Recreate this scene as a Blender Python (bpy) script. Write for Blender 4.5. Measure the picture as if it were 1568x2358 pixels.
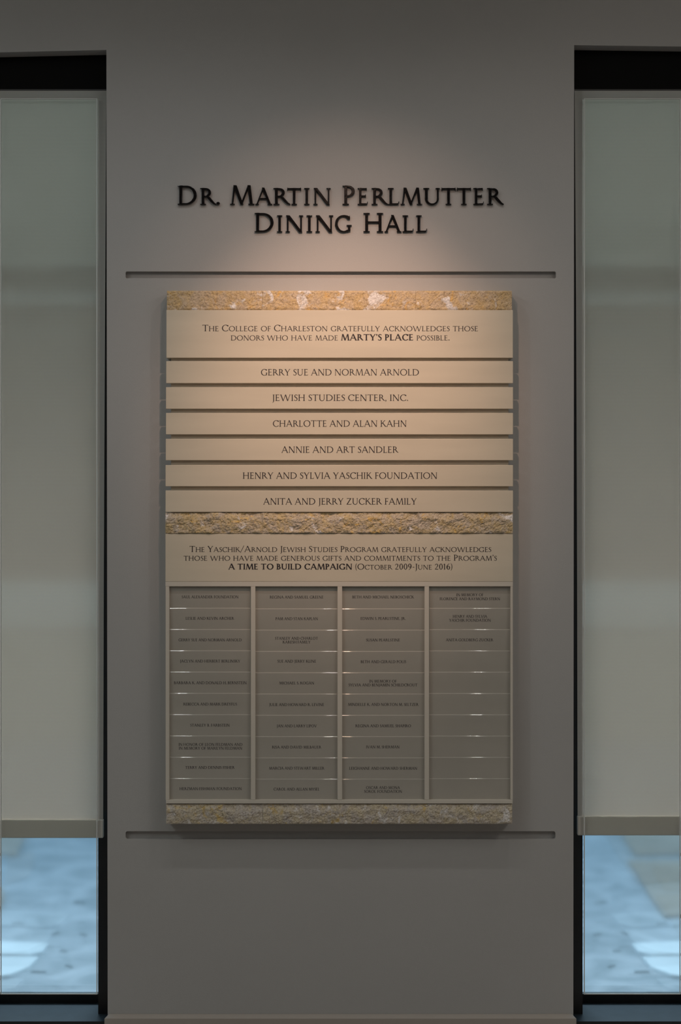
import bpy, bmesh, math, random
import numpy as np
from mathutils import Vector, Matrix, noise, geometry

for _o in list(bpy.data.objects):
    bpy.data.objects.remove(_o, do_unlink=True)
SC = bpy.context.scene
COL = SC.collection
R = math.radians
random.seed(7)

# ------------------------------------------------------------------ scale and camera
S = 0.0011            # metres per photograph pixel on the wall plane (y = 0)
D = 4.2               # camera distance from the wall
ZC = 1.377            # camera height

def P(px, py, y=0.0):
    k = (D + y) / D
    return Vector(((px - 784) * S * k, y, ZC + (1179 - py) * S * k))

cam_d = bpy.data.cameras.new('camera')
cam = bpy.data.objects.new('camera', cam_d)
COL.objects.link(cam)
cam.location = (0, -D, ZC)
cam.rotation_euler = (R(90), 0, 0)
cam_d.sensor_fit = 'VERTICAL'
cam_d.sensor_height = 36
cam_d.sensor_width = 24
cam_d.lens = 36 * D / (2358 * S)
cam_d.clip_start = 0.05
SC.camera = cam

# ------------------------------------------------------------------ world, lights, exposure
w = bpy.data.worlds.new('overcast_sky')
SC.world = w
w.use_nodes = True
_bg = w.node_tree.nodes['Background']
_bg.inputs[0].default_value = (0.345, 0.67, 1.0, 1)
_bg.inputs[1].default_value = 1.5
SC.view_settings.view_transform = 'Standard'
SC.view_settings.look = 'None'
SC.view_settings.exposure = 0.0
SC.view_settings.gamma = 1.0
SC.view_settings.use_curve_mapping = False

def area(name, loc, rot, sx, sy, power, colour):
    l = bpy.data.lights.new(name, 'AREA')
    l.shape = 'RECTANGLE'; l.size = sx; l.size_y = sy
    l.energy = power; l.color = colour
    o = bpy.data.objects.new(name, l); COL.objects.link(o)
    o.location = loc; o.rotation_euler = rot
    return o

def spot(name, loc, aim, power, colour, cone, blend, radius):
    l = bpy.data.lights.new(name, 'SPOT')
    l.energy = power; l.color = colour
    l.spot_size = R(cone); l.spot_blend = blend; l.shadow_soft_size = radius
    o = bpy.data.objects.new(name, l); COL.objects.link(o)
    o.location = loc
    o.rotation_euler = (Vector(aim) - Vector(loc)).to_track_quat('-Z', 'Y').to_euler()
    return o

# the room's ceiling lights: rows well behind the camera, cool on the left, warmer on the right
area('ceiling_light', (-2.3, -2.9, 3.2), (R(0), 0, 0), 0.8, 2.8, 31, (0.93, 1.0, 1.0))
area('ceiling_light', (2.3, -2.9, 3.2), (R(0), 0, 0), 0.8, 2.8, 33, (1.0, 0.95, 0.90))
# track lamp over the board: close to the wall, warm
spot('track_spot', (0.02, -1.0, 2.52), P(790, 790), 12, (1.0, 0.64, 0.48), 62, 1.0, 0.015)
spot('track_spot', (0.02, -1.0, 2.52), P(790, 915), 41, (1.0, 0.62, 0.44), 46, 1.0, 0.015)   # hot core of the same beam
# the three bare downlights of the row in front of the wall
spot('downlight', (-0.63, -1.0, 3.15), (-0.63, -0.75, 0.0), 11, (0.96, 0.98, 1.0), 120, 0.8, 0.034)
spot('downlight', (-0.04, -1.0, 3.15), (-0.04, -0.75, 0.0), 8, (1.0, 0.96, 0.94), 120, 0.8, 0.024)
spot('downlight', (0.545, -1.0, 3.15), (0.545, -0.75, 0.0), 11, (1.0, 0.96, 0.91), 120, 0.8, 0.030)
# hazy sun outdoors, beyond the building across the way
_s = bpy.data.lights.new('sun', 'SUN'); _s.energy = 3.2; _s.angle = R(26); _s.color = (0.60, 0.83, 1.0)
_so = bpy.data.objects.new('sun', _s); COL.objects.link(_so); _so.location = (0, 5, 9)
_so.rotation_euler = (Vector((0, -1, -1.28))).to_track_quat('-Z', 'Y').to_euler()

# ------------------------------------------------------------------ materials
def mat(name, colour, rough=0.6, metal=0.0, coat=0.0, var=0.0, vscale=3.0, bump=0.0, bscale=200, spec=0.5, stretch=None):
    m = bpy.data.materials.new(name)
    m.use_nodes = True
    nt = m.node_tree
    b = nt.nodes['Principled BSDF']
    b.inputs['Base Color'].default_value = (*colour, 1)
    b.inputs['Roughness'].default_value = rough
    b.inputs['Metallic'].default_value = metal
    b.inputs['Specular IOR Level'].default_value = spec
    if coat:
        b.inputs['Coat Weight'].default_value = coat
        b.inputs['Coat Roughness'].default_value = 0.04; b.inputs['Coat IOR'].default_value = 2.1
    tc = nt.nodes.new('ShaderNodeTexCoord')
    mp = nt.nodes.new('ShaderNodeMapping')
    nt.links.new(tc.outputs['Object'], mp.inputs['Vector'])
    if stretch: mp.inputs['Scale'].default_value = stretch
    if var:
        n = nt.nodes.new('ShaderNodeTexNoise'); n.inputs['Scale'].default_value = vscale
        n.inputs['Detail'].default_value = 6
        nt.links.new(mp.outputs['Vector'], n.inputs['Vector'])
        r = nt.nodes.new('ShaderNodeValToRGB')
        r.color_ramp.elements[0].position = 0.3; r.color_ramp.elements[1].position = 0.7
        r.color_ramp.elements[0].color = (*[c * (1 - var) for c in colour], 1)
        r.color_ramp.elements[1].color = (*[min(1, c * (1 + var)) for c in colour], 1)
        nt.links.new(n.outputs['Fac'], r.inputs['Fac'])
        nt.links.new(r.outputs['Color'], b.inputs['Base Color'])
    if bump:
        n2 = nt.nodes.new('ShaderNodeTexNoise'); n2.inputs['Scale'].default_value = bscale
        n2.inputs['Detail'].default_value = 4
        nt.links.new(mp.outputs['Vector'], n2.inputs['Vector'])
        bp = nt.nodes.new('ShaderNodeBump'); bp.inputs['Strength'].default_value = bump
        bp.inputs['Distance'].default_value = 0.002
        nt.links.new(n2.outputs['Fac'], bp.inputs['Height'])
        nt.links.new(bp.outputs['Normal'], b.inputs['Normal'])
    return m

M_wall = mat('painted_plaster', (0.39, 0.38, 0.365), 0.62, var=0.03, vscale=2.0, bump=0.12, bscale=350)
M_base = mat('baseboard_paint', (0.36, 0.32, 0.28), 0.45, var=0.03)
M_floor = mat('floor_carpet', (0.38, 0.34, 0.31), 0.9, var=0.2, vscale=60, bump=0.3)
M_ceil = mat('ceiling_paint', (0.6, 0.6, 0.58), 0.8, var=0.02)
M_panel = mat('beige_limestone', (0.59, 0.525, 0.41), 0.5, var=0.045, vscale=6, stretch=(0.6, 1, 4))
M_back = mat('backing_board', (0.50, 0.44, 0.35), 0.6, var=0.04)
M_rail = mat('frame_rail_paint', (0.59, 0.54, 0.46), 0.45, var=0.03)
M_plate = mat('nameplate_beige', (0.36, 0.335, 0.285), 0.5, coat=0.85, var=0.03, vscale=9)
M_ink = mat('engraved_ink', (0.018, 0.013, 0.016), 0.55, var=0.05)
M_letter = mat('black_gloss_letter', (0.006, 0.005, 0.0055), 0.13, spec=0.32, var=0.05, bump=0.10, bscale=120)
M_dark = mat('dark_anodised_metal', (0.005, 0.0048, 0.0045), 0.7, var=0.08, spec=0.08)
M_jamb = mat('black_window_frame', (0.006, 0.006, 0.0065), 0.4, var=0.05)
M_lip = mat('header_lip', (0.05, 0.048, 0.045), 0.5, var=0.05)
M_sill = mat('slate_sill', (0.018, 0.023, 0.027), 0.65, spec=0.25, var=0.15, vscale=25, bump=0.1, bscale=120)
M_bead = mat('pane_edge_acrylic', (0.62, 0.63, 0.60), 0.35, var=0.02)
M_hem = mat('blind_hem', (0.60, 0.585, 0.53), 0.6, var=0.03)
M_mortar = mat('mortar', (0.50, 0.49, 0.46), 0.9, var=0.06, vscale=8)
M_stucco = mat('pale_stucco', (0.60, 0.56, 0.47), 0.9, var=0.05)
M_cornice = mat('brown_cornice', (0.19, 0.14, 0.10), 0.8, var=0.08)
M_ledge = mat('pale_stone_ledge', (0.80, 0.80, 0.78), 0.6, var=0.06, vscale=2)
M_tan = mat('tan_flagstone', (0.46, 0.35, 0.27), 0.8, var=0.2, vscale=2.5, bump=0.2, bscale=20)
M_white = mat('painted_light_patch', (0.93, 0.93, 0.92), 0.7, var=0.10, vscale=6, bump=0.1, bscale=20)  # bright light on the paving, put into white colour
M_leaf = mat('fallen_leaf', (0.20, 0.22, 0.22), 0.8, var=0.2)
M_bricks = [mat('brick_clay', c, 0.85, var=0.12, vscale=14, bump=0.3, bscale=60) for c in
            ((0.36, 0.27, 0.20), (0.31, 0.24, 0.19), (0.40, 0.30, 0.22))]

def ground_mat():
    m = mat('blue_grey_paving', (0.33, 0.36, 0.38), 0.55, bump=0.3, bscale=7)
    nt = m.node_tree; b = nt.nodes['Principled BSDF']
    tc = nt.nodes.new('ShaderNodeTexCoord')
    n = nt.nodes.new('ShaderNodeTexNoise'); n.inputs['Scale'].default_value = 5.5
    n.inputs['Detail'].default_value = 3; n.inputs['Distortion'].default_value = 1.2
    nt.links.new(tc.outputs['Object'], n.inputs['Vector'])
    r = nt.nodes.new('ShaderNodeValToRGB')
    r.color_ramp.elements[0].position = 0.34; r.color_ramp.elements[0].color = (0.30, 0.33, 0.35, 1)
    r.color_ramp.elements[1].position = 0.70; r.color_ramp.elements[1].color = (0.60, 0.60, 0.62, 1)
    nt.links.new(n.outputs['Fac'], r.inputs['Fac'])
    nt.links.new(r.outputs['Color'], b.inputs['Base Color'])
    return m
M_ground = ground_mat()

def stone_mat(name, tint, white, seed):
    m = bpy.data.materials.new(name); m.use_nodes = True
    nt = m.node_tree; b = nt.nodes['Principled BSDF']; b.inputs['Roughness'].default_value = 0.75
    tc = nt.nodes.new('ShaderNodeTexCoord')
    mp = nt.nodes.new('ShaderNodeMapping'); mp.inputs['Location'].default_value = (seed, seed * 2.3, 0)
    nt.links.new(tc.outputs['Object'], mp.inputs['Vector'])
    def nz(scale, detail, rough=0.6, dist=0.0):
        n = nt.nodes.new('ShaderNodeTexNoise'); n.inputs['Scale'].default_value = scale
        n.inputs['Detail'].default_value = detail; n.inputs['Roughness'].default_value = rough
        n.inputs['Distortion'].default_value = dist
        nt.links.new(mp.outputs['Vector'], n.inputs['Vector']); return n.outputs['Fac']
    def ramp(f, a, c, ca, cb):
        r = nt.nodes.new('ShaderNodeValToRGB')
        r.color_ramp.elements[0].position = a; r.color_ramp.elements[1].position = c
        r.color_ramp.elements[0].color = (*ca, 1); r.color_ramp.elements[1].color = (*cb, 1)
        nt.links.new(f, r.inputs['Fac']); return r.outputs['Color']
    def mix(f, a, c):
        x = nt.nodes.new('ShaderNodeMix'); x.data_type = 'RGBA'
        nt.links.new(f, x.inputs[0]); nt.links.new(a, x.inputs[6]); nt.links.new(c, x.inputs[7]); return x.outputs[2]
    base = ramp(nz(34, 7, 0.7, 0.8), 0.40, 0.60, tint[0], tint[1])
    ochre = ramp(nz(90, 3), 0.3, 0.7, tint[2], tuple(min(1, c * 1.25) for c in tint[2]))
    c1 = mix(ramp(nz(26, 6, 0.68, 1.2), 0.57, 0.66, (0, 0, 0), (1, 1, 1)), base, ochre)
    wc = ramp(nz(120, 2), 0.3, 0.7, (0.66, 0.62, 0.58), (0.85, 0.82, 0.79))
    c2 = mix(ramp(nz(24, 5, 0.55, 0.6), white, white + 0.06, (0, 0, 0), (1, 1, 1)), c1, wc)
    dk = ramp(nz(230, 6, 0.8, 0.6), 0.38, 0.52, (0.46, 0.42, 0.37), (1, 1, 1))
    mu = nt.nodes.new('ShaderNodeMix'); mu.data_type = 'RGBA'; mu.blend_type = 'MULTIPLY'
    mu.inputs[0].default_value = 0.85
    nt.links.new(c2, mu.inputs[6]); nt.links.new(dk, mu.inputs[7])
    nt.links.new(mu.outputs[2], b.inputs['Base Color'])
    bp = nt.nodes.new('ShaderNodeBump'); bp.inputs['Strength'].default_value = 0.5; bp.inputs['Distance'].default_value = 0.002
    nt.links.new(nz(260, 6, 0.7), bp.inputs['Height']); nt.links.new(bp.outputs['Normal'], b.inputs['Normal'])
    return m
M_stone_warm = stone_mat('split_face_stone_yellow', ((0.57, 0.45, 0.31), (0.58, 0.42, 0.21), (0.60, 0.38, 0.13)), 0.60, 3.1)
M_stone_pale = stone_mat('split_face_stone_white_flecked', ((0.57, 0.45, 0.31), (0.58, 0.42, 0.21), (0.60, 0.38, 0.13)), 0.56, 1.7)
M_stone_mid = stone_mat('split_face_stone_mixed', ((0.50, 0.43, 0.34), (0.55, 0.43, 0.23), (0.60, 0.40, 0.12)), 0.60, 8.7)
M_stone_low = stone_mat('split_face_stone_grey', ((0.52, 0.47, 0.42), (0.56, 0.48, 0.34), (0.54, 0.40, 0.17)), 0.585, 5.9)

def blind_mat():
    m = bpy.data.materials.new('roller_blind_fabric'); m.use_nodes = True
    nt = m.node_tree; nt.nodes.clear()
    out = nt.nodes.new('ShaderNodeOutputMaterial')
    tc = nt.nodes.new('ShaderNodeTexCoord')
    wv = nt.nodes.new('ShaderNodeTexWave'); wv.wave_type = 'BANDS'; wv.bands_direction = 'Z'
    wv.inputs['Scale'].default_value = 95
    nt.links.new(tc.outputs['Object'], wv.inputs['Vector'])
    rr = nt.nodes.new('ShaderNodeValToRGB')
    rr.color_ramp.elements[0].color = (0.50, 0.50, 0.45, 1); rr.color_ramp.elements[1].color = (0.56, 0.56, 0.51, 1)
    nt.links.new(wv.outputs['Fac'], rr.inputs['Fac'])
    df = nt.nodes.new('ShaderNodeBsdfDiffuse'); nt.links.new(rr.outputs['Color'], df.inputs['Color'])
    tl = nt.nodes.new('ShaderNodeBsdfTranslucent'); tl.inputs['Color'].default_value = (0.98, 0.60, 0.42, 1)
    tp = nt.nodes.new('ShaderNodeBsdfRefraction'); tp.inputs['IOR'].default_value = 1.0
    tp.inputs['Roughness'].default_value = 0.03; tp.inputs['Color'].default_value = (1.0, 0.74, 0.55, 1)
    m1 = nt.nodes.new('ShaderNodeMixShader'); m1.inputs[0].default_value = 0.36
    nt.links.new(df.outputs[0], m1.inputs[1]); nt.links.new(tl.outputs[0], m1.inputs[2])
    m2 = nt.nodes.new('ShaderNodeMixShader'); m2.inputs[0].default_value = 0.20
    nt.links.new(m1.outputs[0], m2.inputs[1]); nt.links.new(tp.outputs[0], m2.inputs[2])
    nt.links.new(m2.outputs[0], out.inputs['Surface'])
    return m
M_blind = blind_mat()

def pane_mat():
    m = bpy.data.materials.new('lightly_frosted_pane'); m.use_nodes = True
    nt = m.node_tree; nt.nodes.clear()
    out = nt.nodes.new('ShaderNodeOutputMaterial')
    tp = nt.nodes.new('ShaderNodeBsdfTransparent'); tp.inputs['Color'].default_value = (0.98, 0.985, 0.98, 1)
    rf = nt.nodes.new('ShaderNodeBsdfRefraction'); rf.inputs['IOR'].default_value = 1.3
    rf.inputs['Roughness'].default_value = 0.115; rf.inputs['Color'].default_value = (0.98, 0.99, 0.98, 1)
    gl = nt.nodes.new('ShaderNodeBsdfGlossy'); gl.inputs['Roughness'].default_value = 0.08
    m1 = nt.nodes.new('ShaderNodeMixShader'); m1.inputs[0].default_value = 0.85
    nt.links.new(tp.outputs[0], m1.inputs[1]); nt.links.new(rf.outputs[0], m1.inputs[2])
    m2 = nt.nodes.new('ShaderNodeMixShader'); m2.inputs[0].default_value = 0.03
    nt.links.new(m1.outputs[0], m2.inputs[1]); nt.links.new(gl.outputs[0], m2.inputs[2])
    nt.links.new(m2.outputs[0], out.inputs['Surface'])
    return m
M_pane = pane_mat()

# ------------------------------------------------------------------ object helpers
def link(name, me, m, parent=None, **props):
    o = bpy.data.objects.new(name, me); COL.objects.link(o)
    if m is not None:
        me.materials.clear()
        for x in (m if isinstance(m, (list, tuple)) else [m]): me.materials.append(x)
    if parent is not None: o.parent = parent
    for k, v in props.items(): o[k] = v
    return o

def empty(name, loc, **props):
    o = bpy.data.objects.new(name, None); COL.objects.link(o)
    o.location = loc; o.empty_display_size = 0.05
    for k, v in props.items(): o[k] = v
    return o

def bm_box(bm, x0, x1, y0, y1, z0, z1, mi=0):
    v = [bm.verts.new(p) for p in ((x0, y0, z0), (x1, y0, z0), (x1, y1, z0), (x0, y1, z0),
                                   (x0, y0, z1), (x1, y0, z1), (x1, y1, z1), (x0, y1, z1))]
    for f in ((0, 3, 2, 1), (4, 5, 6, 7), (0, 1, 5, 4), (1, 2, 6, 5), (2, 3, 7, 6), (3, 0, 4, 7)):
        bm.faces.new([v[i] for i in f]).material_index = mi
    return v

def finish(bm, name, bevel=0.0, seg=2):
    bmesh.ops.recalc_face_normals(bm, faces=bm.faces)
    if bevel:
        bmesh.ops.bevel(bm, geom=list(bm.edges), offset=bevel, segments=seg, affect='EDGES', profile=0.5)
    me = bpy.data.meshes.new(name); bm.to_mesh(me); bm.free()
    return me

def box(name, x0, x1, y0, y1, z0, z1, m, parent=None, bevel=0.0, seg=2, off=(0, 0, 0), smooth=False, **props):
    bm = bmesh.new()
    bm_box(bm, x0 - off[0], x1 - off[0], y0 - off[1], y1 - off[1], z0 - off[2], z1 - off[2])
    me = finish(bm, name, bevel, seg)
    if smooth:
        for p in me.polygons: p.use_smooth = True
    return link(name, me, m, parent, **props)

def pbox(name, px0, px1, py0, py1, yf, yb, m, parent=None, off=(0, 0, 0), **kw):
    """box whose front face (at y = yf) covers the given photograph pixels"""
    a = P(px0, py1, yf); b = P(px1, py0, yf)
    return box(name, a.x, b.x, yf, yb, a.z, b.z, m, parent, off=off, **kw)

def slab_with_holes(outer, holes, y0, y1):
    """flat slab in the xz-plane with through holes"""
    bm = bmesh.new()
    loops = [outer] + holes
    pts = [Vector((x, z, 0)) for lp in loops for (x, z) in lp]
    tris = geometry.tessellate_polygon([[Vector((x, z, 0)) for (x, z) in lp] for lp in loops])
    f = [bm.verts.new((p.x, y0, p.y)) for p in pts]
    b = [bm.verts.new((p.x, y1, p.y)) for p in pts]
    for t in tris:
        try:
            bm.faces.new([f[i] for i in t]); bm.faces.new([b[i] for i in reversed(t)])
        except ValueError: pass
    k = 0
    for lp in loops:
        n = len(lp)
        for i in range(n):
            j = (i + 1) % n
            bm.faces.new([f[k + i], f[k + j], b[k + j], b[k + i]])
        k += n
    return bm

# ------------------------------------------------------------------ the lettering: an inscriptional roman alphabet
def _seg(X, Y, ax, ay, bx, by, ra, rb):
    dx, dy = bx - ax, by - ay
    L = dx * dx + dy * dy + 1e-12
    t = np.clip(((X - ax) * dx + (Y - ay) * dy) / L, 0, 1)
    return np.hypot(X - ax - t * dx, Y - ay - t * dy) - (ra + (rb - ra) * t)

def _poly(X, Y, pts):
    n = len(pts); d = np.full(X.shape, 1e9); s = np.ones(X.shape)
    j = n - 1
    for i in range(n):
        ax, ay = pts[i]; bx, by = pts[j]
        ex, ey = bx - ax, by - ay; wx, wy = X - ax, Y - ay
        t = np.clip((wx * ex + wy * ey) / (ex * ex + ey * ey + 1e-12), 0, 1)
        d = np.minimum(d, (wx - ex * t) ** 2 + (wy - ey * t) ** 2)
        c1 = Y >= ay; c2 = Y < by; c3 = ex * wy > ey * wx
        s = np.where((c1 & c2 & c3) | (~c1 & ~c2 & ~c3), -s, s)
        j = i
    return s * np.sqrt(d)

def _smin(a, b, k):
    h = np.clip(0.5 + 0.5 * (b - a) / k, 0, 1)
    return b * (1 - h) + a * h - k * h * (1 - h)

class Pen:
    def __init__(s, t, h, sf, ov):
        s.t, s.h, s.s, s.o = t, h, sf, ov; s.f = []
    def line(s, x0, y0, x1, y1, w):                 # stroke cut level at both ends
        wh = w * math.hypot(x1 - x0, y1 - y0) / max(1e-6, abs(y1 - y0)) / 2
        s.f.append(('p', [(x0 - wh, y0), (x0 + wh, y0), (x1 + wh, y1), (x1 - wh, y1)]))
    def poly(s, *pts): s.f.append(('p', list(pts)))
    def stem(s, x, y0=0.0, y1=1.0, w=None): s.line(x, y0, x, y1, w or s.t)
    def bar(s, x0, x1, y, w=None):
        w = (w or s.h) / 2; s.f.append(('p', [(x0, y - w), (x1, y - w), (x1, y + w), (x0, y + w)]))
    def foot(s, x, l=1.0, r=1.0, w=None):
        w = (w or s.t) / 2; s.f.append(('p', [(x - w - s.o * l, 0), (x + w + s.o * r, 0), (x + w + s.o * r, s.s), (x - w - s.o * l, s.s)]))
    def head(s, x, l=1.0, r=1.0, w=None):
        w = (w or s.t) / 2; s.f.append(('p', [(x - w - s.o * l, 1 - s.s), (x + w + s.o * r, 1 - s.s), (x + w + s.o * r, 1), (x - w - s.o * l, 1)]))
    def curve(s, pts, ws): s.f.append(('c', pts, ws))
    def bowl(s, x0, xr, y0, y1, th=None, pw=1.6):
        th = th or s.t * 1.06; h = s.h; ym = (y0 + y1) / 2; ry = (y1 - y0) / 2 - h / 2
        rx = min(ry * 1.02, xr - x0 - th / 2); xc = xr - th / 2 - rx
        pts = [(x0, ym + ry)]; ws = [h]
        for i in range(19):
            a = R(90 - i * 10); pts.append((xc + rx * math.cos(a), ym + ry * math.sin(a)))
            ws.append(h + (th - h) * max(0, math.cos(a)) ** pw)
        pts.append((x0, ym - ry)); ws.append(h); s.curve(pts, ws)
    def ring(s, cx, cy, rx, ry, a0, a1, th=None, tilt=0, taper=None):
        th = th or s.t * 1.08; h = s.h; n = max(8, int(abs(a1 - a0) / 9)); pts = []; ws = []
        for i in range(n + 1):
            d = a0 + (a1 - a0) * i / n; a = R(d)
            ww = h + (th - h) * abs(math.cos(R(d - tilt))) ** 1.5
            if taper: ww *= taper(i / n)
            pts.append((cx + (rx - th / 2) * math.cos(a), cy + (ry - h / 2) * math.sin(a))); ws.append(ww)
        s.curve(pts, ws)
    def dot(s, x, y, r): s.curve([(x, y), (x + 0.001, y)], [2 * r, 2 * r])
    def sdf(s, X, Y, k):
        d = None
        for f in s.f:
            if f[0] == 'p': e = _poly(X, Y, f[1])
            else:
                p, ws = f[1], f[2]; e = None
                for i in range(len(p) - 1):
                    g = _seg(X, Y, *p[i], *p[i + 1], ws[i] / 2, ws[i + 1] / 2)
                    e = g if e is None else np.minimum(e, g)
            d = e if d is None else _smin(d, e, k)
        return d

def draw(ch, p):
    t, h, s, o = p.t, p.h, p.s, p.o
    if ch == 'A':
        p.line(.09, 0, .455, 1.0, h * 1.1); p.line(.86, 0, .455, 1.03, t); p.bar(.22, .70, .36, h)
        p.foot(.09, .8, .9, h); p.foot(.86, .8, .9); return .96
    if ch == 'B':
        p.stem(.17); p.foot(.17, 1, 0); p.head(.17, 1, 0); p.bowl(.15, .56, .53 - h / 2, 1.0, t * .95); p.bowl(.15, .64, 0, .53 + h / 2); return .68
    if ch == 'C':
        p.ring(.52, .5, .49, .52, 48, 312, tilt=8, taper=lambda u: 1.0 + .5 * max(0, .12 - u) / .12)
        p.poly((.845, .76), (.885, .76), (.885, .99), (.86, .99)); p.poly((.80, .12), (.88, .20), (.89, .17), (.83, .08)); return .90
    if ch == 'D':
        p.stem(.17); p.foot(.17, 1, 0); p.head(.17, 1, 0); p.bowl(.15, .97, 0, 1.0, t * 1.08, 1.4); return 1.01
    if ch == 'E':
        p.stem(.17); p.foot(.17, 1, 0); p.head(.17, 1, 0); p.bar(.15, .55, 1 - h / 2); p.bar(.15, .50, .52); p.bar(.15, .58, h / 2)
        p.poly((.515, 1), (.56, 1), (.56, .84), (.54, .84)); p.poly((.475, .60), (.51, .62), (.51, .42), (.475, .44)); p.poly((.545, 0), (.58, 0), (.63, .19), (.605, .19)); return .66
    if ch == 'F':
        p.stem(.17); p.foot(.17); p.head(.17, 1, 0); p.bar(.15, .53, 1 - h / 2); p.bar(.15, .48, .50)
        p.poly((.495, 1), (.54, 1), (.54, .83), (.52, .83)); p.poly((.455, .59), (.49, .61), (.49, .39), (.455, .41)); return .58
    if ch == 'G':
        p.ring(.52, .5, .49, .52, 48, 300, tilt=8, taper=lambda u: 1.0 + .5 * max(0, .12 - u) / .12)
        p.poly((.845, .76), (.885, .76), (.885, .99), (.86, .99)); p.line(.84, .05, .84, .42, t)
        p.poly((.84 - t / 2 - o * .9, .42 - s), (.84 + t / 2 + o * .9, .42 - s), (.84 + t / 2 + o * .9, .42), (.84 - t / 2 - o * .9, .42))
        p.curve([(.74, .04), (.84, .10)], [h, t * .6]); return .98
    if ch == 'H':
        for x in (.17, .83): p.stem(x); p.foot(x); p.head(x)
        p.bar(.15, .85, .52); return 1.0
    if ch == 'I': p.stem(.17); p.foot(.17); p.head(.17); return .34
    if ch == 'J':
        p.stem(.22, .0, 1); p.head(.22)
        p.curve([(.22, .05), (.215, -.08), (.19, -.17), (.13, -.24), (.05, -.29)], [t, t * .85, t * .6, t * .4, h * .5]); return .38
    if ch == 'K':
        p.stem(.17); p.foot(.17); p.head(.17); p.line(.22, .46, .66, 1, h * 1.15); p.head(.66, .8, .8, h)
        p.line(.36, .62, .80, 0, t); p.poly((.72, 0), (.96, 0), (.96, s * .6), (.80, s * 2)); return .88
    if ch == 'L':
        p.stem(.17); p.foot(.17, 1, 0); p.head(.17); p.bar(.15, .57, h / 2); p.poly((.535, 0), (.57, 0), (.63, .20), (.60, .20)); return .65
    if ch == 'M':
        p.line(.13, 0, .23, 1.02, h * 1.1); p.line(.26, 1.02, .59, -.0, t); p.line(.57, -.0, .92, 1.02, h * 1.1); p.line(1.05, 0, .945, 1.02, t)
        p.foot(.13, .9, .9, h); p.foot(1.05, .9, .9); return 1.18
    if ch == 'N':
        p.stem(.15, 0, 1, h * 1.15); p.foot(.15, .9, .9, h); p.line(.17, 1, .83, -.02, t); p.poly((.17 - o * 1.3, 1), (.22, 1), (.22, 1 - s), (.17 - o * 1.3, 1 - s))
        p.stem(.85, 0, 1, h * 1.15); p.head(.85, .9, .9, h); return 1.0
    if ch == 'O': p.ring(.54, .5, .51, .52, 0, 360, tilt=6); return 1.08
    if ch == 'P':
        p.stem(.17); p.foot(.17); p.head(.17, 1, 0); p.bowl(.15, .61, .42, 1.0); return .64
    if ch == 'R':
        p.stem(.17); p.foot(.17); p.head(.17, 1, 0); p.bowl(.15, .60, .46, 1.0)
        p.curve([(.40, .52), (.50, .38), (.62, .22), (.74, .08), (.86, .02)], [t * .7, t, t, t * .75, h * .7]); return .84
    if ch == 'S':
        pts = [(.48, .87), (.40, .955), (.28, .97), (.17, .91), (.125, .80), (.15, .67), (.25, .575), (.36, .49), (.455, .38), (.475, .24), (.42, .10), (.30, .03), (.17, .045), (.08, .13)]
        ws = [h, h, h, h * 1.3, t * .85, t, t * 1.05, t * 1.08, t, t * .8, h * 1.3, h, h, h]
        p.curve(pts, ws); p.poly((.465, .80), (.505, .80), (.50, .99), (.475, .99)); p.poly((.055, .20), (.09, .20), (.085, .02), (.06, .02)); return .55
    if ch == 'T':
        p.stem(.41); p.foot(.41); p.bar(.04, .78, 1 - h / 2)
        p.poly((.02, 1.02), (.06, 1.02), (.045, .83), (.015, .83)); p.poly((.76, 1.02), (.80, 1.02), (.805, .83), (.775, .83)); return .82
    if ch == 'U':
        p.stem(.17, .35, 1); p.head(.17); p.stem(.77, .3, 1, h * 1.2); p.head(.77, .9, .9, h)
        pts = [(.17, .38)]; ws = [t]
        for i in range(13):
            a = R(180 + i * 15); pts.append((.47 + .30 * math.cos(a), .33 + (.35 - h / 2) * math.sin(a))); ws.append(h * 1.2 + (t - h * 1.2) * max(0, 1 - i / 7))
        p.curve(pts, ws); return .94
    if ch == 'V': p.line(.10, 1, .47, -.02, t); p.line(.47, -.02, .84, 1, h * 1.1); p.head(.10, .8, .8); p.head(.84, .8, .8, h); return .94
    if ch == 'W':
        p.line(.10, 1, .42, -.02, t); p.line(.42, -.02, .74, 1, h * 1.1); p.line(.74, 1, 1.04, -.02, t); p.line(1.04, -.02, 1.36, 1, h * 1.1)
        p.head(.10, .8, .8); p.head(1.36, .8, .8, h); return 1.46
    if ch == 'X':
        p.line(.14, 1, .72, 0, t); p.line(.12, 0, .70, 1, h * 1.1); p.head(.14, .7, .8); p.foot(.72, .8, .7); p.foot(.12, .8, .8, h); p.head(.70, .8, .8, h); return .86
    if ch == 'Y':
        p.stem(.42, 0, .5); p.foot(.42); p.line(.11, 1, .42, .44, t); p.line(.42, .44, .74, 1, h * 1.1); p.head(.11, .8, .8); p.head(.74, .8, .8, h); return .84
    if ch == 'Z':
        p.line(.10, 0, .68, 1, t); p.bar(.12, .70, 1 - h / 2); p.bar(.08, .72, h / 2); p.poly((.11, 1), (.15, 1), (.13, .83), (.10, .83)); p.poly((.69, 0), (.73, 0), (.77, .18), (.74, .18)); return .80
    if ch == '0': p.ring(.31, .5, .27, .52, 0, 360); return .62
    if ch == '1': p.stem(.2); p.foot(.2); p.curve([(.2, .95), (.07, .87)], [h, h]); return .40
    if ch == '2':
        p.curve([(.09, .74), (.12, .88), (.24, .965), (.38, .94), (.46, .82), (.45, .66), (.36, .45), (.22, .24), (.09, .06)], [h, h, h, t * .7, t, t * .95, t * .6, h, h])
        p.bar(.07, .52, h * .7, h * 1.4); p.poly((.48, 0), (.52, 0), (.56, .18), (.54, .18)); return .60
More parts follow.
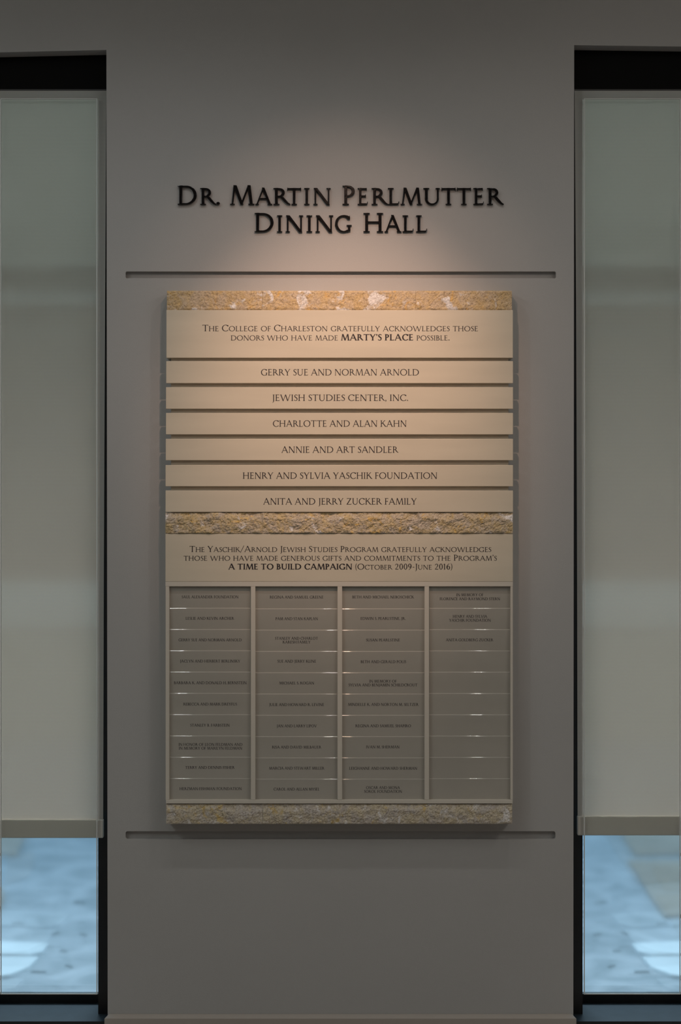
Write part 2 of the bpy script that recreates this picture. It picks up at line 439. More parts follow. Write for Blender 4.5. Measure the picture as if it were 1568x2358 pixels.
    if ch == '6':
        p.curve([(.48, 1.02), (.32, .92), (.17, .72), (.10, .45), (.12, .22), (.22, .05)], [h * .6, h, t * .8, t, t, h]); p.ring(.33, .31, .25, .33, 0, 360); return .62
    if ch == '9':
        p.curve([(.12, -.04), (.28, .06), (.43, .26), (.50, .53), (.48, .76), (.38, .93)], [h * .6, h, t * .8, t, t, h]); p.ring(.29, .69, .25, .33, 0, 360); return .62
    if ch == '.': p.dot(.12, .075, t * .62); return .22
    if ch == ',': p.dot(.12, .075, t * .58); p.curve([(.15, .06), (.13, -.06), (.06, -.16)], [t * .7, t * .5, h * .4]); return .24
    if ch == "'": p.dot(.10, .93, t * .5); p.curve([(.13, .92), (.12, .82), (.06, .72)], [t * .7, t * .5, h * .4]); return .20
    if ch == '-': p.bar(.05, .33, .40, h * 1.3); return .38
    if ch == '/': p.curve([(.02, -.12), (.52, 1.08)], [h, h]); return .54
    if ch == '(': p.curve([(.27, 1.08), (.15, .85), (.10, .5), (.15, .05), (.27, -.18)], [h * .6, h * 1.3, t * .8, h * 1.3, h * .6]); return .30
    if ch == ')': p.curve([(.05, 1.08), (.17, .85), (.22, .5), (.17, .05), (.05, -.18)], [h * .6, h * 1.3, t * .8, h * 1.3, h * .6]); return .32
    raise ValueError(ch)

def _simplify(pts, tol):
    def dp(a, b):
        if b <= a + 1: return []
        A, B = pts[a], pts[b]; L = math.hypot(B[0] - A[0], B[1] - A[1]) + 1e-9; m = 0; mi = None
        for i in range(a + 1, b):
            q = pts[i]; d = abs((B[0] - A[0]) * (A[1] - q[1]) - (A[0] - q[0]) * (B[1] - A[1])) / L
            if L < 1e-6: d = math.hypot(q[0] - A[0], q[1] - A[1])
            if d > m: m, mi = d, i
        if m > tol: return dp(a, mi) + [mi] + dp(mi, b)
        return []
    n = len(pts)
    far = max(range(n), key=lambda i: (pts[i][0] - pts[0][0]) ** 2 + (pts[i][1] - pts[0][1]) ** 2)
    pts = pts + [pts[0]]
    idx = [0] + dp(0, far) + [far] + dp(far, n)
    return [pts[i] for i in idx]

def contours(ch, style, res, tol):
    pen = Pen(*style)
    adv = draw(ch, pen)
    xs = np.arange(-.15, adv + .22, res); ys = np.arange(-.42, 1.2, res)
    X, Y = np.meshgrid(xs, ys)
    F = pen.sdf(X, Y, 0.026) + 1e-7
    ins = F < 0
    nb = {}; pt = {}
    def cross(a, b):
        k = (a, b) if a < b else (b, a)
        if k not in pt:
            fa, fb = F[k[0][1], k[0][0]], F[k[1][1], k[1][0]]; u = fa / (fa - fb)
            pt[k] = (xs[k[0][0]] + (xs[k[1][0]] - xs[k[0][0]]) * u, ys[k[0][1]] + (ys[k[1][1]] - ys[k[0][1]]) * u)
        return k
    c = ins[:-1, :-1].astype(int) + ins[:-1, 1:] + ins[1:, 1:] + ins[1:, :-1]
    for j, i in zip(*np.where((c > 0) & (c < 4))):
        q = [(i, j), (i + 1, j), (i + 1, j + 1), (i, j + 1)]
        v = [ins[b, a] for a, b in q]
        e = [cross(q[k], q[(k + 1) % 4]) for k in range(4) if v[k] != v[(k + 1) % 4]]
        for k in range(0, len(e), 2):
            nb.setdefault(e[k], []).append(e[k + 1]); nb.setdefault(e[k + 1], []).append(e[k])
    loops = []; seen = set()
    for st in nb:
        if st in seen: continue
        lp = [st]; seen.add(st); cur = st
        while True:
            nx = [x for x in nb[cur] if x not in seen]
            if not nx: break
            cur = nx[0]; seen.add(cur); lp.append(cur)
        p = [(float(pt[k][0]), float(pt[k][1])) for k in lp]
        a = abs(sum(p[i - 1][0] * p[i][1] - p[i][0] * p[i - 1][1] for i in range(len(p)))) / 2
        if len(p) > 6 and a > 2e-4:
            p = _simplify(p, tol)
            if len(p) > 2: loops.append(p)
    return loops, adv

REG = (0.120, 0.060, 0.040, 0.08)
TINY = (0.155, 0.090, 0.06, 0.08)
BOLD = (0.185, 0.095, 0.05, 0.08)
SIGN = (0.145, 0.076, 0.040, 0.085)
_cache = {}
def glyph(ch, style):
    k = (ch, style)
    if k not in _cache:
        loops, adv = contours(ch, style, 0.022, 0.004)
        flat = [q for lp in loops for q in lp]
        tris = geometry.tessellate_polygon([[Vector((x, y, 0)) for x, y in lp] for lp in loops])
        _cache[k] = (flat, tris, adv)
    return _cache[k]

SMALL = 0.80
def layout(runs):
    """runs: (text, style); lower case gives small capitals. -> glyph placements and natural extent (cap height 1)"""
    out = []; x = 0.0; lo = None; hi = 0
    for text, style in runs:
        for ch in text:
            if ch == ' ': x += 0.36; continue
            sc = SMALL if ch.islower() else 1.0
            flat, tris, adv = glyph(ch.upper(), style)
            a = min(q[0] for q in flat) * sc; b = max(q[0] for q in flat) * sc
            if lo is None: lo = x + a
            out.append((ch.upper(), style, x, sc)); hi = x + b
            x += (adv + 0.035) * sc
    return out, lo, hi

def text_mesh(lines, y, off, name='lettering', lean=None):
    """lines: (runs, px0, px1, baseline py, cap height px)"""
    verts = []; faces = []
    for runs, px0, px1, base, cap in lines:
        if isinstance(runs, str): runs = [(runs, REG)]
        pl, lo, hi = layout(runs)
        sx = (px1 - px0) / (hi - lo)
        for ch, style, x, sc in pl:
            flat, tris, adv = glyph(ch, style)
            n = len(verts)
            for gx, gy in flat:
                p = P(px0 + (x + gx * sc - lo) * sx, base - gy * sc * cap, y)
                yy = p.y + (lean[0] * (lean[2] - p.z) / (lean[2] - lean[1]) if lean else 0)
                verts.append((p.x - off[0], yy - off[1], p.z - off[2]))
            for t in tris: faces.append([n + i for i in t])
    me = bpy.data.meshes.new(name); me.from_pydata(verts, [], faces); me.update()
    return me

# ------------------------------------------------------------------ the setting
def rr_slot(px0, px1, py0, py1, r=4):
    pts = []
    for cx, cy, a0 in ((px0 + r, py0 + r, 180), (px1 - r, py0 + r, 270), (px1 - r, py1 - r, 0), (px0 + r, py1 - r, 90)):
        pts += [(cx + r * math.cos(R(a0 + a)), cy + r * math.sin(R(a0 + a))) for a in range(0, 91, 30)]
    return pts

def pz(lst): return [(P(a, b).x, P(a, b).z) for a, b in lst]

zb = 0.03
def toz(px): return P(px, 0).x
ZT = 3.25
outer = [(-3.0, 0), (3.0, 0), (3.0, ZT), (-3.0, ZT)]
winL = pz([(245, 115), (-64, 122)]) + [(toz(-64), zb), (toz(248), zb)]
winR = pz([(1632, 108), (1322, 104)]) + [(toz(1320), zb), (toz(1632), zb)]
slot1 = pz(rr_slot(289, 1280, 625, 641, 3.5))
slot2 = pz(rr_slot(289, 1279, 1914, 1932.5, 5))
bmw = slab_with_holes(outer, [winL, winR, slot1, slot2], 0.0, 0.013)
b2 = slab_with_holes(outer, [winL, winR], 0.0131, 0.20)
tmp = bpy.data.meshes.new('t'); b2.to_mesh(tmp); b2.free(); bmw.from_mesh(tmp)
wall = link('wall_front', finish(bmw, 'wall_front'), M_wall, kind='structure')

box('floor', -3, 3, -7, 0.0, -0.08, 0, M_floor, kind='structure')
box('ceiling', -3, 3, -7, 0.2, ZT, ZT + 0.1, M_ceil, kind='structure')
box('wall_left', -3.1, -3.0, -7, 0.2, 0, ZT, M_wall, kind='structure')
box('wall_right', 3.0, 3.1, -7, 0.2, 0, ZT, M_wall, kind='structure')
box('wall_back', -3, 3, -7.1, -7.0, 0, ZT, M_wall, kind='structure')

def baseboard(name, px0, px1):
    d = 0.016; a = P(px0, 2340, -d); b = P(px1, 2340, -d)
    zt = P(0, 2334, 0).z; z1 = P(0, 2345, -d).z; ch = 8 * S
    bm = bmesh.new()
    prof = [(-d, 0.0), (-d, z1), (-d * .45, zt - 0.002), (-0.0005, zt), (-0.0005, 0.0)]
    ins = [0, 0, ch, ch, 0]
    L = [bm.verts.new((a.x + i, y, z)) for (y, z), i in zip(prof, ins)]
    Rr = [bm.verts.new((b.x - i, y, z)) for (y, z), i in zip(prof, ins)]
    for i in range(5): bm.faces.new([L[i], L[(i + 1) % 5], Rr[(i + 1) % 5], Rr[i]])
    bm.faces.new(L); bm.faces.new(Rr[::-1])
    return link(name, finish(bm, name, 0.0012, 2), M_base, kind='structure')
baseboard('baseboard_front', 240, 1327.5)

def window(name, xo, xi, xe_top, xe_bot, pane0, pane1, side):
    """xo/xi outer and inner pixel edges of the opening; side +1 = board lies to the right"""
    lo, hi = min(xo, xi), max(xo, xi)
    o = empty(name, (P((lo + hi) / 2, 0).x, 0.1, zb), kind='structure')
    off = tuple(o.location)
    zt = P(0, 100, 0).z
    # deep header box and its lighter lower lip
    pbox('header', lo - 4, hi + 4, 100, 205.5, 0.045, 0.15, M_dark, o, off)
    pbox('header_lip', lo - 4, hi + 4, 205.5, 211.5, 0.043, 0.09, M_lip, o, off)
    jw = 21
    if side > 0: inner = (hi - jw, hi + 6); outr = (lo - 6, lo + 12)
    else: inner = (lo - 6, lo + jw); outr = (hi - 12, hi + 6)
    for j in (inner, outr):
        pbox('jamb', j[0], j[1], 205, 2385, 0.075, 0.19, M_jamb, o, off)
    # sill board, bottom rail
    zs = 0.083
    box('sill', P(lo, 0).x - 0.003, P(hi, 0).x + 0.003, 0.012, 0.20, zb, zs, [M_sill, M_jamb], o, off=off)
    sl = o.children[-1].data if False else bpy.data.objects[[c.name for c in COL.objects if c.parent == o and c.name.startswith('sill')][-1]].data
    for f in sl.polygons:
        if f.normal.z < 0.5: f.material_index = 1
    a = P(lo - 4, 2304, 0.17); b = P(hi + 4, 2289, 0.17)
    box('bottom_rail', a.x, b.x, 0.17, 0.19, a.z - .006, b.z, M_jamb, o, off=off)
    # inner pane with its pale polished edge
    pbox('pane', pane0, pane1, 228.5, 2288, 0.020, 0.0235, M_pane, o, off)
    e = 2.0
    bm = bmesh.new()
    A = P(pane0, 2288, 0.0195); B = P(pane1, 228.5, 0.0195); ew = e * S
    for q in ((A.x - ew, A.x, A.z - ew, B.z + ew), (B.x, B.x + ew, A.z - ew, B.z + ew), (A.x, B.x, B.z, B.z + ew), (A.x, B.x, A.z - ew, A.z)):
        bm_box(bm, q[0] - off[0], q[1] - off[0], 0.0195 - off[1], 0.024 - off[1], q[2] - off[2], q[3] - off[2])
    link('pane_edge', finish(bm, 'pane_edge'), M_bead, o)
    return o
window('window_1', -64, 247, 245, 237, 3, 222, 1)
window('window_2', 1632, 1320.5, 1323, 1330, 1346.5, 1565, -1)

def blind(px_out, e_top, e_mid, e_bot, hem0, hem1, label):
    y = 0.034
    o = empty('roller_blind', P((px_out + e_top) / 2, 211, y), label=label, category='blind',
              group='roller blinds in the two windows')
    off = o.location
    bm = bmesh.new()
    prof = [(209, e_top), (700, e_mid), (1300, (e_mid * .35 + e_bot * .65)), (hem0 + 2, e_bot)]
    rows = []
    for py, e in prof:
        rows.append([[bm.verts.new(P(x, py, yy) - off) for x in (px_out, e)] for yy in (y, y + 0.0008)])
    n = len(rows)
    for i in range(n - 1):
        for k in (0, 1):
            bm.faces.new([rows[i][k][0], rows[i][k][1], rows[i + 1][k][1], rows[i + 1][k][0]])
    # single-sided weave: keep only the front sheet so light passes once
    bmesh.ops.delete(bm, geom=[v for r in rows for v in r[1]], context='VERTS')
    link('fabric', finish(bm, 'fabric'), M_blind, o)
    a = P(min(px_out, e_bot), hem1, y - .004); b = P(max(px_out, e_bot), hem0, y - .004)
    box('hem_bar', a.x, b.x, y - 0.004, y + 0.012, a.z, b.z, M_hem, o, bevel=0.0025, seg=3, off=tuple(off))
    tubez = P(0, 196, y).z
    return o
blind(-52, 245, 242, 237.5, 1888, 1930, 'pale roller blind in the window left of the board')
blind(1620, 1323, 1326.5, 1330, 1880, 1924, 'pale roller blind in the window right of the board')

# ------------------------------------------------------------------ outdoors
GZ = -0.03
def G(px, py, z=GZ):
    """the point of the ground seen at a photograph pixel"""
    k = (ZC - z) / ((py - 1179) * S)
    return Vector(((px - 784) * S * k, -D + D * k, z))
box('pavement', -7, 7, 0.205, 6.4, GZ - 0.1, GZ, M_ground, kind='structure')
pav = bpy.data.objects['pavement']
def ground_patch(name, pts, m, t=0.012):
    g = [G(*p, z=GZ + t) for p in pts]
    bm = bmesh.new()
    top = [bm.verts.new(v) for v in g]; bot = [bm.verts.new((v.x, v.y, GZ - 0.02)) for v in g]
    n = len(g); bm.faces.new(top); bm.faces.new(bot[::-1])
    for i in range(n): bm.faces.new([top[i], bot[i], bot[(i + 1) % n], top[(i + 1) % n]])
    return link(name, finish(bm, name), m, pav)
def mir(pts): return [(1567 - x, y) for x, y in pts]
for mf in (lambda q: q, mir):
    if mf is mir:
        ground_patch('stone_and_light_patch', [(-60, 2048), (-60, 2112), (-4, 2096), (9, 2068), (4, 2042)], M_tan)
        ground_patch('stone_and_light_patch', [(-70, 1890), (-66, 1960), (38, 1966), (70, 1890)], M_tan)
    else:
        ground_patch('stone_and_light_patch', [(1428, 1912), (1463, 1966), (1680, 1962), (1700, 1900)], M_tan)
        ground_patch('stone_and_light_patch', [(1446, 1981), (1468, 2010), (1497, 2060), (1530, 2108), (1690, 2096), (1690, 1978)], M_tan)
    ground_patch('stone_and_light_patch', mf([(1455, 2172), (1690, 2160), (1690, 2192), (1500, 2197), (1470, 2190)]), M_white)  # this and the next are patches of light modelled as white slabs
    ground_patch('stone_and_light_patch', mf([(1478, 2203), (1690, 2199), (1690, 2262), (1545, 2243), (1500, 2226)]), M_white)
rl = random.Random(3)
LEAF = [(1383, 2078, 26, -30), (1440, 2087, 9, -80), (1525, 2127, 22, -12), (1375, 2152, 20, -45), (1440, 2150, 18, 55), (1420, 2190, 14, -20), (1408, 2225, 18, -50), (1545, 2195, 18, 4), (1478, 2238, 24, -10)]
LD = ['long grey leaf farthest off, near the inner frame', 'tiny upright leaf beside the far long one', 'grey leaf just beyond the white patches of light',
      'grey leaf halfway down beside the inner frame', 'tilted grey leaf halfway down, mid-pane', 'small leaf pointing at the white patches of light',
      'steeply tilted grey leaf nearest the inner frame', 'leaf lying on the white patches of light', 'largest grey leaf, nearest the sill']
for mf in (0, 1):
    for (cx, cy, ln, an) in LEAF:
        x = 1567 - cx if mf else cx; a = 180 - an if mf else an
        c = G(x, cy, GZ + 0.001)
        bm = bmesh.new(); pts = []
        L = ln * S * 0.95
        for i in range(10):
            t = i / 10 * 2 * math.pi
            pts.append(bm.verts.new((L * math.cos(t), L * .42 * math.sin(t) * (1 + .3 * math.cos(2 * t)), 0.0)))
        bm.faces.new(pts); r = bmesh.ops.extrude_face_region(bm, geom=list(bm.faces))
        bmesh.ops.translate(bm, vec=(0, 0, 0.002), verts=[v for v in r['geom'] if isinstance(v, bmesh.types.BMVert)])
        o = link('fallen_leaf', finish(bm, 'fallen_leaf'), M_leaf)
        o.location = c; o.rotation_euler = (0, 0, R(-a))
        wn = 'left window' if mf else 'right window'
        o['label'] = LD[LEAF.index((cx, cy, ln, an))] + ', on the paving outside the ' + wn
        o['category'] = 'leaf'; o['group'] = 'fallen leaves outside the ' + wn

# building across the way, seen through the blinds
FY = 6.0
bld = empty('building', (0, FY, GZ), label='brick building across the way, seen faintly through both blinds', category='building')
bo = (0, FY, GZ)
def fz(py): return P(0, py, FY).z
Ztop = 6.0
box('unseen_shade_wall', -7, 7, 0.02, 0.22, 3.36, 6.5, M_stucco, kind='structure')  # unseen upper storey, added to keep sky light off the facade opposite
box('unseen_shade_canopy', -7, 7, 0.2, 1.25, 2.98, 3.1, M_stucco, kind='structure')  # unseen overhang added to shade the upper part of the blinds
box('stucco_wall', -6.5, 6.5, FY, FY + 0.3, fz(612), Ztop, M_stucco, bld, off=bo)
box('cornice', -6.5, 6.5, FY + 0.05, FY + 0.3, fz(672), fz(612), M_cornice, bld, off=bo)
box('brick_backing', -6.5, 6.5, FY + 0.012, FY + 0.3, fz(1338), fz(672), M_mortar, bld, off=bo)
box('stone_ledge', -6.5, 6.5, FY - 0.03, FY + 0.3, fz(1446), fz(1338), M_ledge, bld, off=bo, bevel=0.01)
box('plinth', -6.5, 6.5, FY + 0.01, FY + 0.3, GZ, fz(1446), M_stucco, bld, off=bo)
bh = 24.6 * S * (D + FY) / D; bl = 0.215; jt = 0.010
bmeshes = []
for m in M_bricks:
    bm = bmesh.new(); bm_box(bm, 0, bl - jt, 0, 0.03, 0, bh - jt)
    me = finish(bm, 'brick', 0.002, 1); me.materials.append(m); bmeshes.append(me)
rows = int((fz(676) - fz(1338)) / bh)
rest = bmesh.new(); nb_ = 0
for r in range(rows):
    z = fz(1338) + 0.004 + r * bh
    x = -6.4 + (bl / 2 if r % 2 else 0)
    while x < 6.2:
        cx = x + bl / 2; near = 1.45 < abs(cx) < 2.2
        k = rl.choice((0, 1, 2)); yy = FY + rl.uniform(-0.002, 0.003)
        if near and nb_ < 300:
            o = bpy.data.objects.new('brick', bmeshes[k]); COL.objects.link(o)
            o.parent = bld; o.location = (x, yy - FY, z - GZ); nb_ += 1
        else:
            bm_box(rest, x, x + bl - jt, yy - FY, yy - FY + 0.03, z - GZ, z - GZ + bh - jt, k)
        x += bl
link('brickwork', finish(rest, 'brickwork'), M_bricks, bld, kind='stuff')

# ------------------------------------------------------------------ the raised letters on the wall
sign = empty('wall_sign', P(784, 534, 0), label='raised black capital letters in two lines on the wall above the board', category='sign')
def raised(ch, px0, px1, base, cap):
    loops, adv = contours(ch, SIGN, 0.0125, 0.0025)
    xs = [q[0] for lp in loops for q in lp]; lo, hi = min(xs), max(xs)
    yf = -0.008
    c = P((px0 + px1) / 2, base, yf)
    cu = bpy.data.curves.new('letter', 'CURVE'); cu.dimensions = '2D'; cu.fill_mode = 'BOTH'
    cu.extrude = 0.0026; cu.bevel_depth = 0.0010; cu.bevel_resolution = 2; cu.offset = -0.0009
    for lp in loops:
        sp = cu.splines.new('POLY'); sp.points.add(len(lp) - 1); sp.use_cyclic_u = True
        for i, (gx, gy) in enumerate(lp):
            p = P(px0 + (gx - lo) / (hi - lo) * (px1 - px0), base - gy * cap, yf)
            sp.points[i].co = (p.x - c.x, p.z - c.z, 0, 1)
    to = bpy.data.objects.new('t', cu); COL.objects.link(to)
    dg = bpy.context.evaluated_depsgraph_get()
    me = bpy.data.meshes.new_from_object(to.evaluated_get(dg)); me.name = 'letter'
    bpy.data.objects.remove(to, do_unlink=True)
    me.transform(Matrix.Rotation(R(90), 4, 'X'))
    o = link('letter', me, M_letter, sign)
    o.location = Vector((c.x, -0.0045, c.z)) - sign.location
    return o
A0, B0, sc_ = 380, 780, 0.26786
L1 = [('D', 380, 108, 272, 1), ('R', 380, 301, 441, 0), ('.', 380, 440, 471, 0), ('M', 380, 558, 768, 1), ('A', 380, 775, 922, 0), ('R', 380, 931, 1078, 0),
      ('T', 380, 1050, 1170, 0), ('I', 380, 1195, 1242, 0), ('N', 380, 1274, 1424, 0), ('P', 780, 32, 138, 1), ('E', 780, 162, 250, 0), ('R', 780, 282, 424, 0),
      ('L', 780, 422, 520, 0), ('M', 780, 531, 718, 0), ('U', 780, 727, 870, 0), ('T', 780, 882, 1005, 0), ('T', 780, 1015, 1137, 0), ('E', 780, 1157, 1248, 0), ('R', 780, 1275, 1420, 0)]
L2 = [('D', 380, 769, 933, 1), ('I', 380, 962, 1008, 0), ('N', 380, 1036, 1188, 0), ('I', 380, 1216, 1265, 0), ('N', 380, 1293, 1446, 0), ('G', 380, 1461, 1605, 0),
      ('H', 780, 212, 382, 1), ('A', 780, 393, 540, 0), ('L', 780, 548, 643, 0), ('L', 780, 664, 760, 0)]
for ln, base in ((L1, 470.8), (L2, 533.8)):
    for ch, o0, a, b, big in ln:
        raised(ch, o0 + a * sc_, o0 + b * sc_, base, 43.5 if big else 38.0)

# ------------------------------------------------------------------ the donor board
bc = P(782, 1897, -0.02)
board = empty('donor_board', bc, label='tall beige donor board with rough stone strips hung on the grey wall', category='board')
YF = -0.045
boff = tuple(bc)
pbox('backing', 394, 1170.5, 700, 1345, -0.034, 0.0, M_back, board, boff)
pbox('backing', 390, 1176, 1345, 1880, -0.029, 0.0, M_back, board, boff)

def slat(name, px0, px1, py0, py1, yb, lines):
    o = pbox(name, px0, px1, py0, py1, YF, yb, M_panel, board, boff, bevel=0.0009, seg=2)
    if lines:
        link('lettering', text_mesh(lines, YF - 0.0004, boff), M_ink, o)
    return o
slat('heading_panel', 383, 1181, 714, 824, -0.0, [
    ([('The College of Charleston gratefully acknowledges those', REG)], 466, 1100.5, 762.5, 14.3),
    ([('donors who have made ', REG), ("MARTY'S PLACE", BOLD), (' possible.', REG)], 531.5, 1035, 783.8, 14.3)])
SL = [(831.5, 882.5, 'GERRY SUE AND NORMAN ARNOLD', 601, 964.5, 864.3, 382.5),
      (891.5, 941.5, 'JEWISH STUDIES CENTER, INC.', 627, 939.5, 922.9, 382),
      (951, 1000.5, 'CHARLOTTE AND ALAN KAHN', 628.5, 936, 982.4, 382),
      (1010.5, 1060, 'ANNIE AND ART SANDLER', 648, 917.5, 1042.4, 381.5),
      (1071, 1120, 'HENRY AND SYLVIA YASCHIK FOUNDATION', 559, 1006.5, 1102.2, 381),
      (1129.5, 1179, 'ANITA AND JERRY ZUCKER FAMILY', 606, 959.5, 1161.6, 381)]
for y0, y1, tx, x0, x1, bs, xl in SL:
    slat('name_slat', xl, 1181.3, y0, y1, -0.0345, [(tx, x0, x1, bs, 14.3)])
slat('heading_panel', 380.8, 1181, 1229, 1339.3, 0.0, [
    ([('The Yaschik/Arnold Jewish Studies Program gratefully acknowledges', REG)], 436.5, 1131, 1270.8, 13.4),
    ([("those who have made generous gifts and commitments to the Program's", REG)], 423, 1144, 1290.8, 13.4),
    ([('A TIME TO BUILD CAMPAIGN', BOLD), (' (October 2009-June 2016)', REG)], 525.5, 1041.5, 1311.2, 13.0)])

# grid frame
pbox('top_rail', 380.8, 1181, 1339.6, 1350.5, YF, 0.0, M_rail, board, boff, bevel=0.0006)
pbox('bottom_rail', 382, 1180.5, 1842, 1850.5, YF, 0.0, M_rail, board, boff, bevel=0.0006)
for a, b in ((381.3, 389.6), (577.5, 587.9), (777, 787.8), (977.5, 987.9), (1175.4, 1180.8)):
    pbox('stile', a, b, 1350.6, 1841.9, YF, -0.0, M_rail, board, boff, bevel=0.0006)

# nameplates
k1 = 0.28061
def c9(a): return 360 + a * k1
def c10(a): return 760 + a * k1
def c12(a): return 760 + a * 0.34439
T = [[[('SAUL ALEXANDER FOUNDATION', c9(208), c9(673), 1330 + 170 * k1)], [('LESLIE AND KEVIN ARCHER', c9(240), c9(638), 1330 + 346 * k1)],
      [('GERRY SUE AND NORMAN ARNOLD', c9(182), c9(699), 1330 + 523 * k1)], [('JACLYN AND HERBERT BERLINSKY', c9(194), c9(688), 1330 + 697 * k1)],
      [('BARBARA K. AND DONALD H. BERNSTEIN', c9(144), c9(740), 1330 + 875 * k1)], [('REBECCA AND MARK DREYFUS', c9(221), c9(661), 1600 + 88 * k1)],
      [('STANLEY B. FARBSTEIN', c9(278), c9(601), 1600 + 261 * k1)],
      [('IN HONOR OF LEON FELDMAN AND', c9(182), c9(706), 1600 + 419 * k1), ('IN MEMORY OF MARILYN FELDMAN', c9(184), c9(703), 1600 + 450 * k1)],
      [('TERRY AND DENNIS FISHER', c9(237), c9(643), 1600 + 608 * k1)], [('HERZMAN-FISHMAN FOUNDATION', c9(190), c9(700), 1600 + 782 * k1)]],
     [[('REGINA AND SAMUEL GREENE', c9(931), c9(1371), 1330 + 172 * k1)], [('PAM AND STAN KAPLAN', c9(978), c9(1325), 1330 + 349 * k1)],
      [('STANLEY AND CHARLOT', c9(974), c9(1325), 1330 + 510 * k1), ('KARESH FAMILY', c9(1036), c9(1265), 1330 + 541 * k1)],
      [('SUE AND JERRY KLINE', c9(993), c9(1311), 1330 + 698 * k1)], [('MICHAEL S. KOGAN', c9(1009), c9(1294), 1330 + 877 * k1)],
      [('JULIE AND HOWARD R. LEVINE', c9(926), c9(1376), 1600 + 92 * k1)], [('JAN AND LARRY LIPOV', c9(989), c9(1317), 1600 + 267 * k1)],
      [('RISA AND DAVID MILBAUER', c9(949), c9(1354), 1600 + 441 * k1)], [('MARCIA AND STEWART MILLER', c9(925), c9(1379), 1600 + 614 * k1)],
      [('CAROL AND ALLAN MYSEL', c9(962), c9(1338), 1600 + 786 * k1)]],
     [[('BETH AND MICHAEL NEBOSCHICK', c10(182), c10(690), 1330 + 171 * k1)], [('EDWIN S. PEARLSTINE, JR.', c10(250), c10(620), 1330 + 347 * k1)],
      [('SUSAN PEARLSTINE', c10(295), c10(573), 1330 + 524 * k1)], [('BETH AND GERALD POLIS', c10(251), c10(624), 1330 + 702 * k1)],
      [('IN MEMORY OF', c10(322), c10(546), 1330 + 862 * k1), ('SYLVIA AND BENJAMIN SCHILDCROUT', c10(152), c10(716), 1330 + 893 * k1)],
      [('MINDELLE K. AND NORTON M. SELTZER', c12(120), c12(592), 1600 + 74 * .34439)], [('REGINA AND SAMUEL SHAPIRO', c12(169), c12(541), 1600 + 217 * .34439)],
      [('IVAN M. SHERMAN', c12(241), c12(464), 1600 + 358 * .34439)], [('LEIGHANNE AND HOWARD SHERMAN', c12(128), c12(582), 1600 + 501 * .34439)],
      [('OSCAR AND MONA', c12(241), c12(468), 1600 + 630 * .34439), ('SOKOL FOUNDATION', c12(228), c12(481), 1600 + 655.5 * .34439)]],
     [[('IN MEMORY OF', c10(1036), c10(1258), 1330 + 153 * k1), ('FLORENCE AND RAYMOND STERN', c10(900), c10(1394), 1330 + 186 * k1)],
      [('HENRY AND SYLVIA', c10(1007), c10(1290), 1330 + 330 * k1), ('YASCHIK FOUNDATION', c10(977), c10(1319), 1330 + 362 * k1)],
      [('ANITA GOLDBERG ZUCKER', c10(950), c10(1340), 1330 + 523 * k1)], [], [], [], [], [], [], []]]
CX = [(389.8, 577.4, 0.0), (588.0, 776.9, 1.5), (787.9, 977.4, 1.5), (988.0, 1175.3, 0.3)]
def plate_mesh(x0, x1, z0, z1, y0, y1, off):
    """bar with a rolled front upper and lower edge, running the full width of its column"""
    r = 0.0025; bm = bmesh.new()
    prof = [(y1, z0), (y0 + 0.0024, z0)] + [(y0 + r - r * math.cos(R(a)), z1 - r + r * math.sin(R(a))) for a in range(0, 91, 9)] + [(y1, z1)]
    A = [bm.verts.new((x0 - off[0], y - off[1], z - off[2])) for y, z in prof]
    B = [bm.verts.new((x1 - off[0], y - off[1], z - off[2])) for y, z in prof]
    n = len(prof)
    for i in range(n):
        f = bm.faces.new([A[i], A[(i + 1) % n], B[(i + 1) % n], B[i]]); f.smooth = True
    bm.faces.new(A[::-1]); bm.faces.new(B)
    bmesh.ops.recalc_face_normals(bm, faces=bm.faces)
    me = bpy.data.meshes.new('nameplate'); bm.to_mesh(me); bm.free()
    me.set_sharp_from_angle(angle=R(50))
    return me
YP = -0.0365
for ci, (x0, x1, dy) in enumerate(CX):
    ys = [1350.7 + (49.05 * i + (dy if 0 < i else 0)) for i in range(10)] + [1841.6]
    for i in range(10):
        a = P(x0, ys[i + 1] + 0.15, YP); b = P(x1, ys[i] - 0.15, YP)
        o = link('nameplate', plate_mesh(a.x, b.x, a.z, b.z, YP, -0.0292, boff), M_plate, board)
        if T[ci][i]:
            link('lettering', text_mesh([([(t, TINY)], p0, p1, bs, 6.3) for t, p0, p1, bs in T[ci][i]], YP - 0.00012, boff, lean=(0.0024, a.z, b.z - 0.002)), M_ink, o)

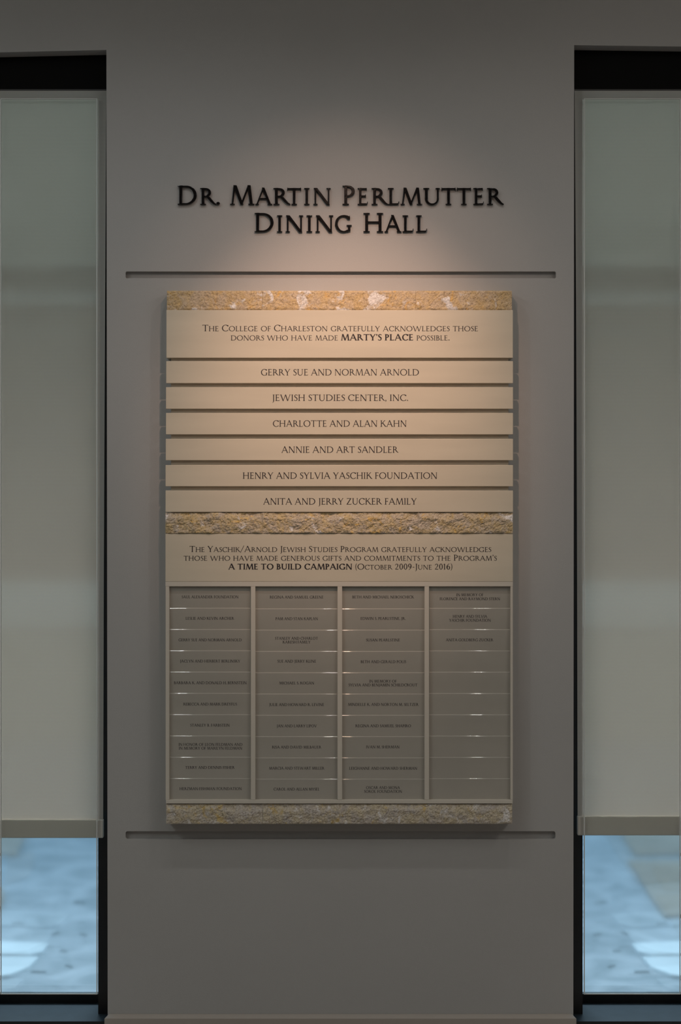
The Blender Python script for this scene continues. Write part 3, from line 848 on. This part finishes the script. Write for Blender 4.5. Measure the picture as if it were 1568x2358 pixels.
# split-face stone blocks
def stone(px0, px1, py0, py1, m, seed, rough, proud, lip=0.0):
    NX = int((px1 - px0) / 1.9); NY = int((py1 - py0) / 1.9)
    a = P(px0, py1, YF); b = P(px1, py0, YF)
    bm = bmesh.new(); grid = []
    for j in range(NY + 1):
        row = []
        for i in range(NX + 1):
            u, v = i / NX, j / NY
            x = a.x + (b.x - a.x) * u; z = a.z + (b.z - a.z) * v
            q = Vector((x * 42 + seed, z * 48, seed * 1.7))
            d = noise.fractal(q, 0.9, 2.1, 5) * rough * 0.75 + noise.fractal(q * 5, 0.7, 2.0, 3) * rough * 0.30
            cr = abs(noise.noise(Vector((x * 34 + seed + d * 40, z * 40 - x * 12, 5.0))))
            d -= max(0, 0.05 - cr) * rough * 7
            if lip: d -= lip * max(0, (v - 0.70 - 0.18 * noise.noise(Vector((x * 18, seed, 0))))) / 0.3
            e = min(1, min(i, NX - i) / 2.0, min(j, NY - j) / 1.5)
            y = YF - proud - d * (0.35 + 0.65 * e) + 0.0015 * (1 - e)
            row.append(bm.verts.new((x - boff[0], y - boff[1], z - boff[2])))
        grid.append(row)
    for j in range(NY):
        for i in range(NX): bm.faces.new([grid[j][i], grid[j][i + 1], grid[j + 1][i + 1], grid[j + 1][i]])
    per = [grid[0][i] for i in range(NX + 1)] + [grid[j][NX] for j in range(1, NY + 1)] + [grid[NY][i] for i in range(NX - 1, -1, -1)] + [grid[j][0] for j in range(NY - 1, 0, -1)]
    bk = [bm.verts.new((v.co.x, -0.001 - boff[1], v.co.z)) for v in per]
    n = len(per)
    for i in range(n): bm.faces.new([per[i], bk[i], bk[(i + 1) % n], per[(i + 1) % n]])
    bm.faces.new(bk)
    return link('stone', finish(bm, 'stone'), m, board)
for xs_, y0, y1, m, rg, pr, lip in (((384, 603.5, 957.2, 1179), 669.5, 713.7, M_stone_warm, 0.0024, 0.000, 0),
                                    ((380.8, 604.2, 962.5, 1180.8), 1180.2, 1228.2, M_stone_mid, 0.0048, 0.003, 0.008),
                                    ((382.5, 604.5, 1017, 1179.5), 1852.3, 1897, M_stone_low, 0.0040, 0.002, 0.006)):
    for i in range(3):
        stone(xs_[i] + 0.2, xs_[i + 1] - 0.2, y0, y1, M_stone_pale if (m is M_stone_warm and i > 0) else m, 3.3 * i + y0 * .01, rg, pr, lip)
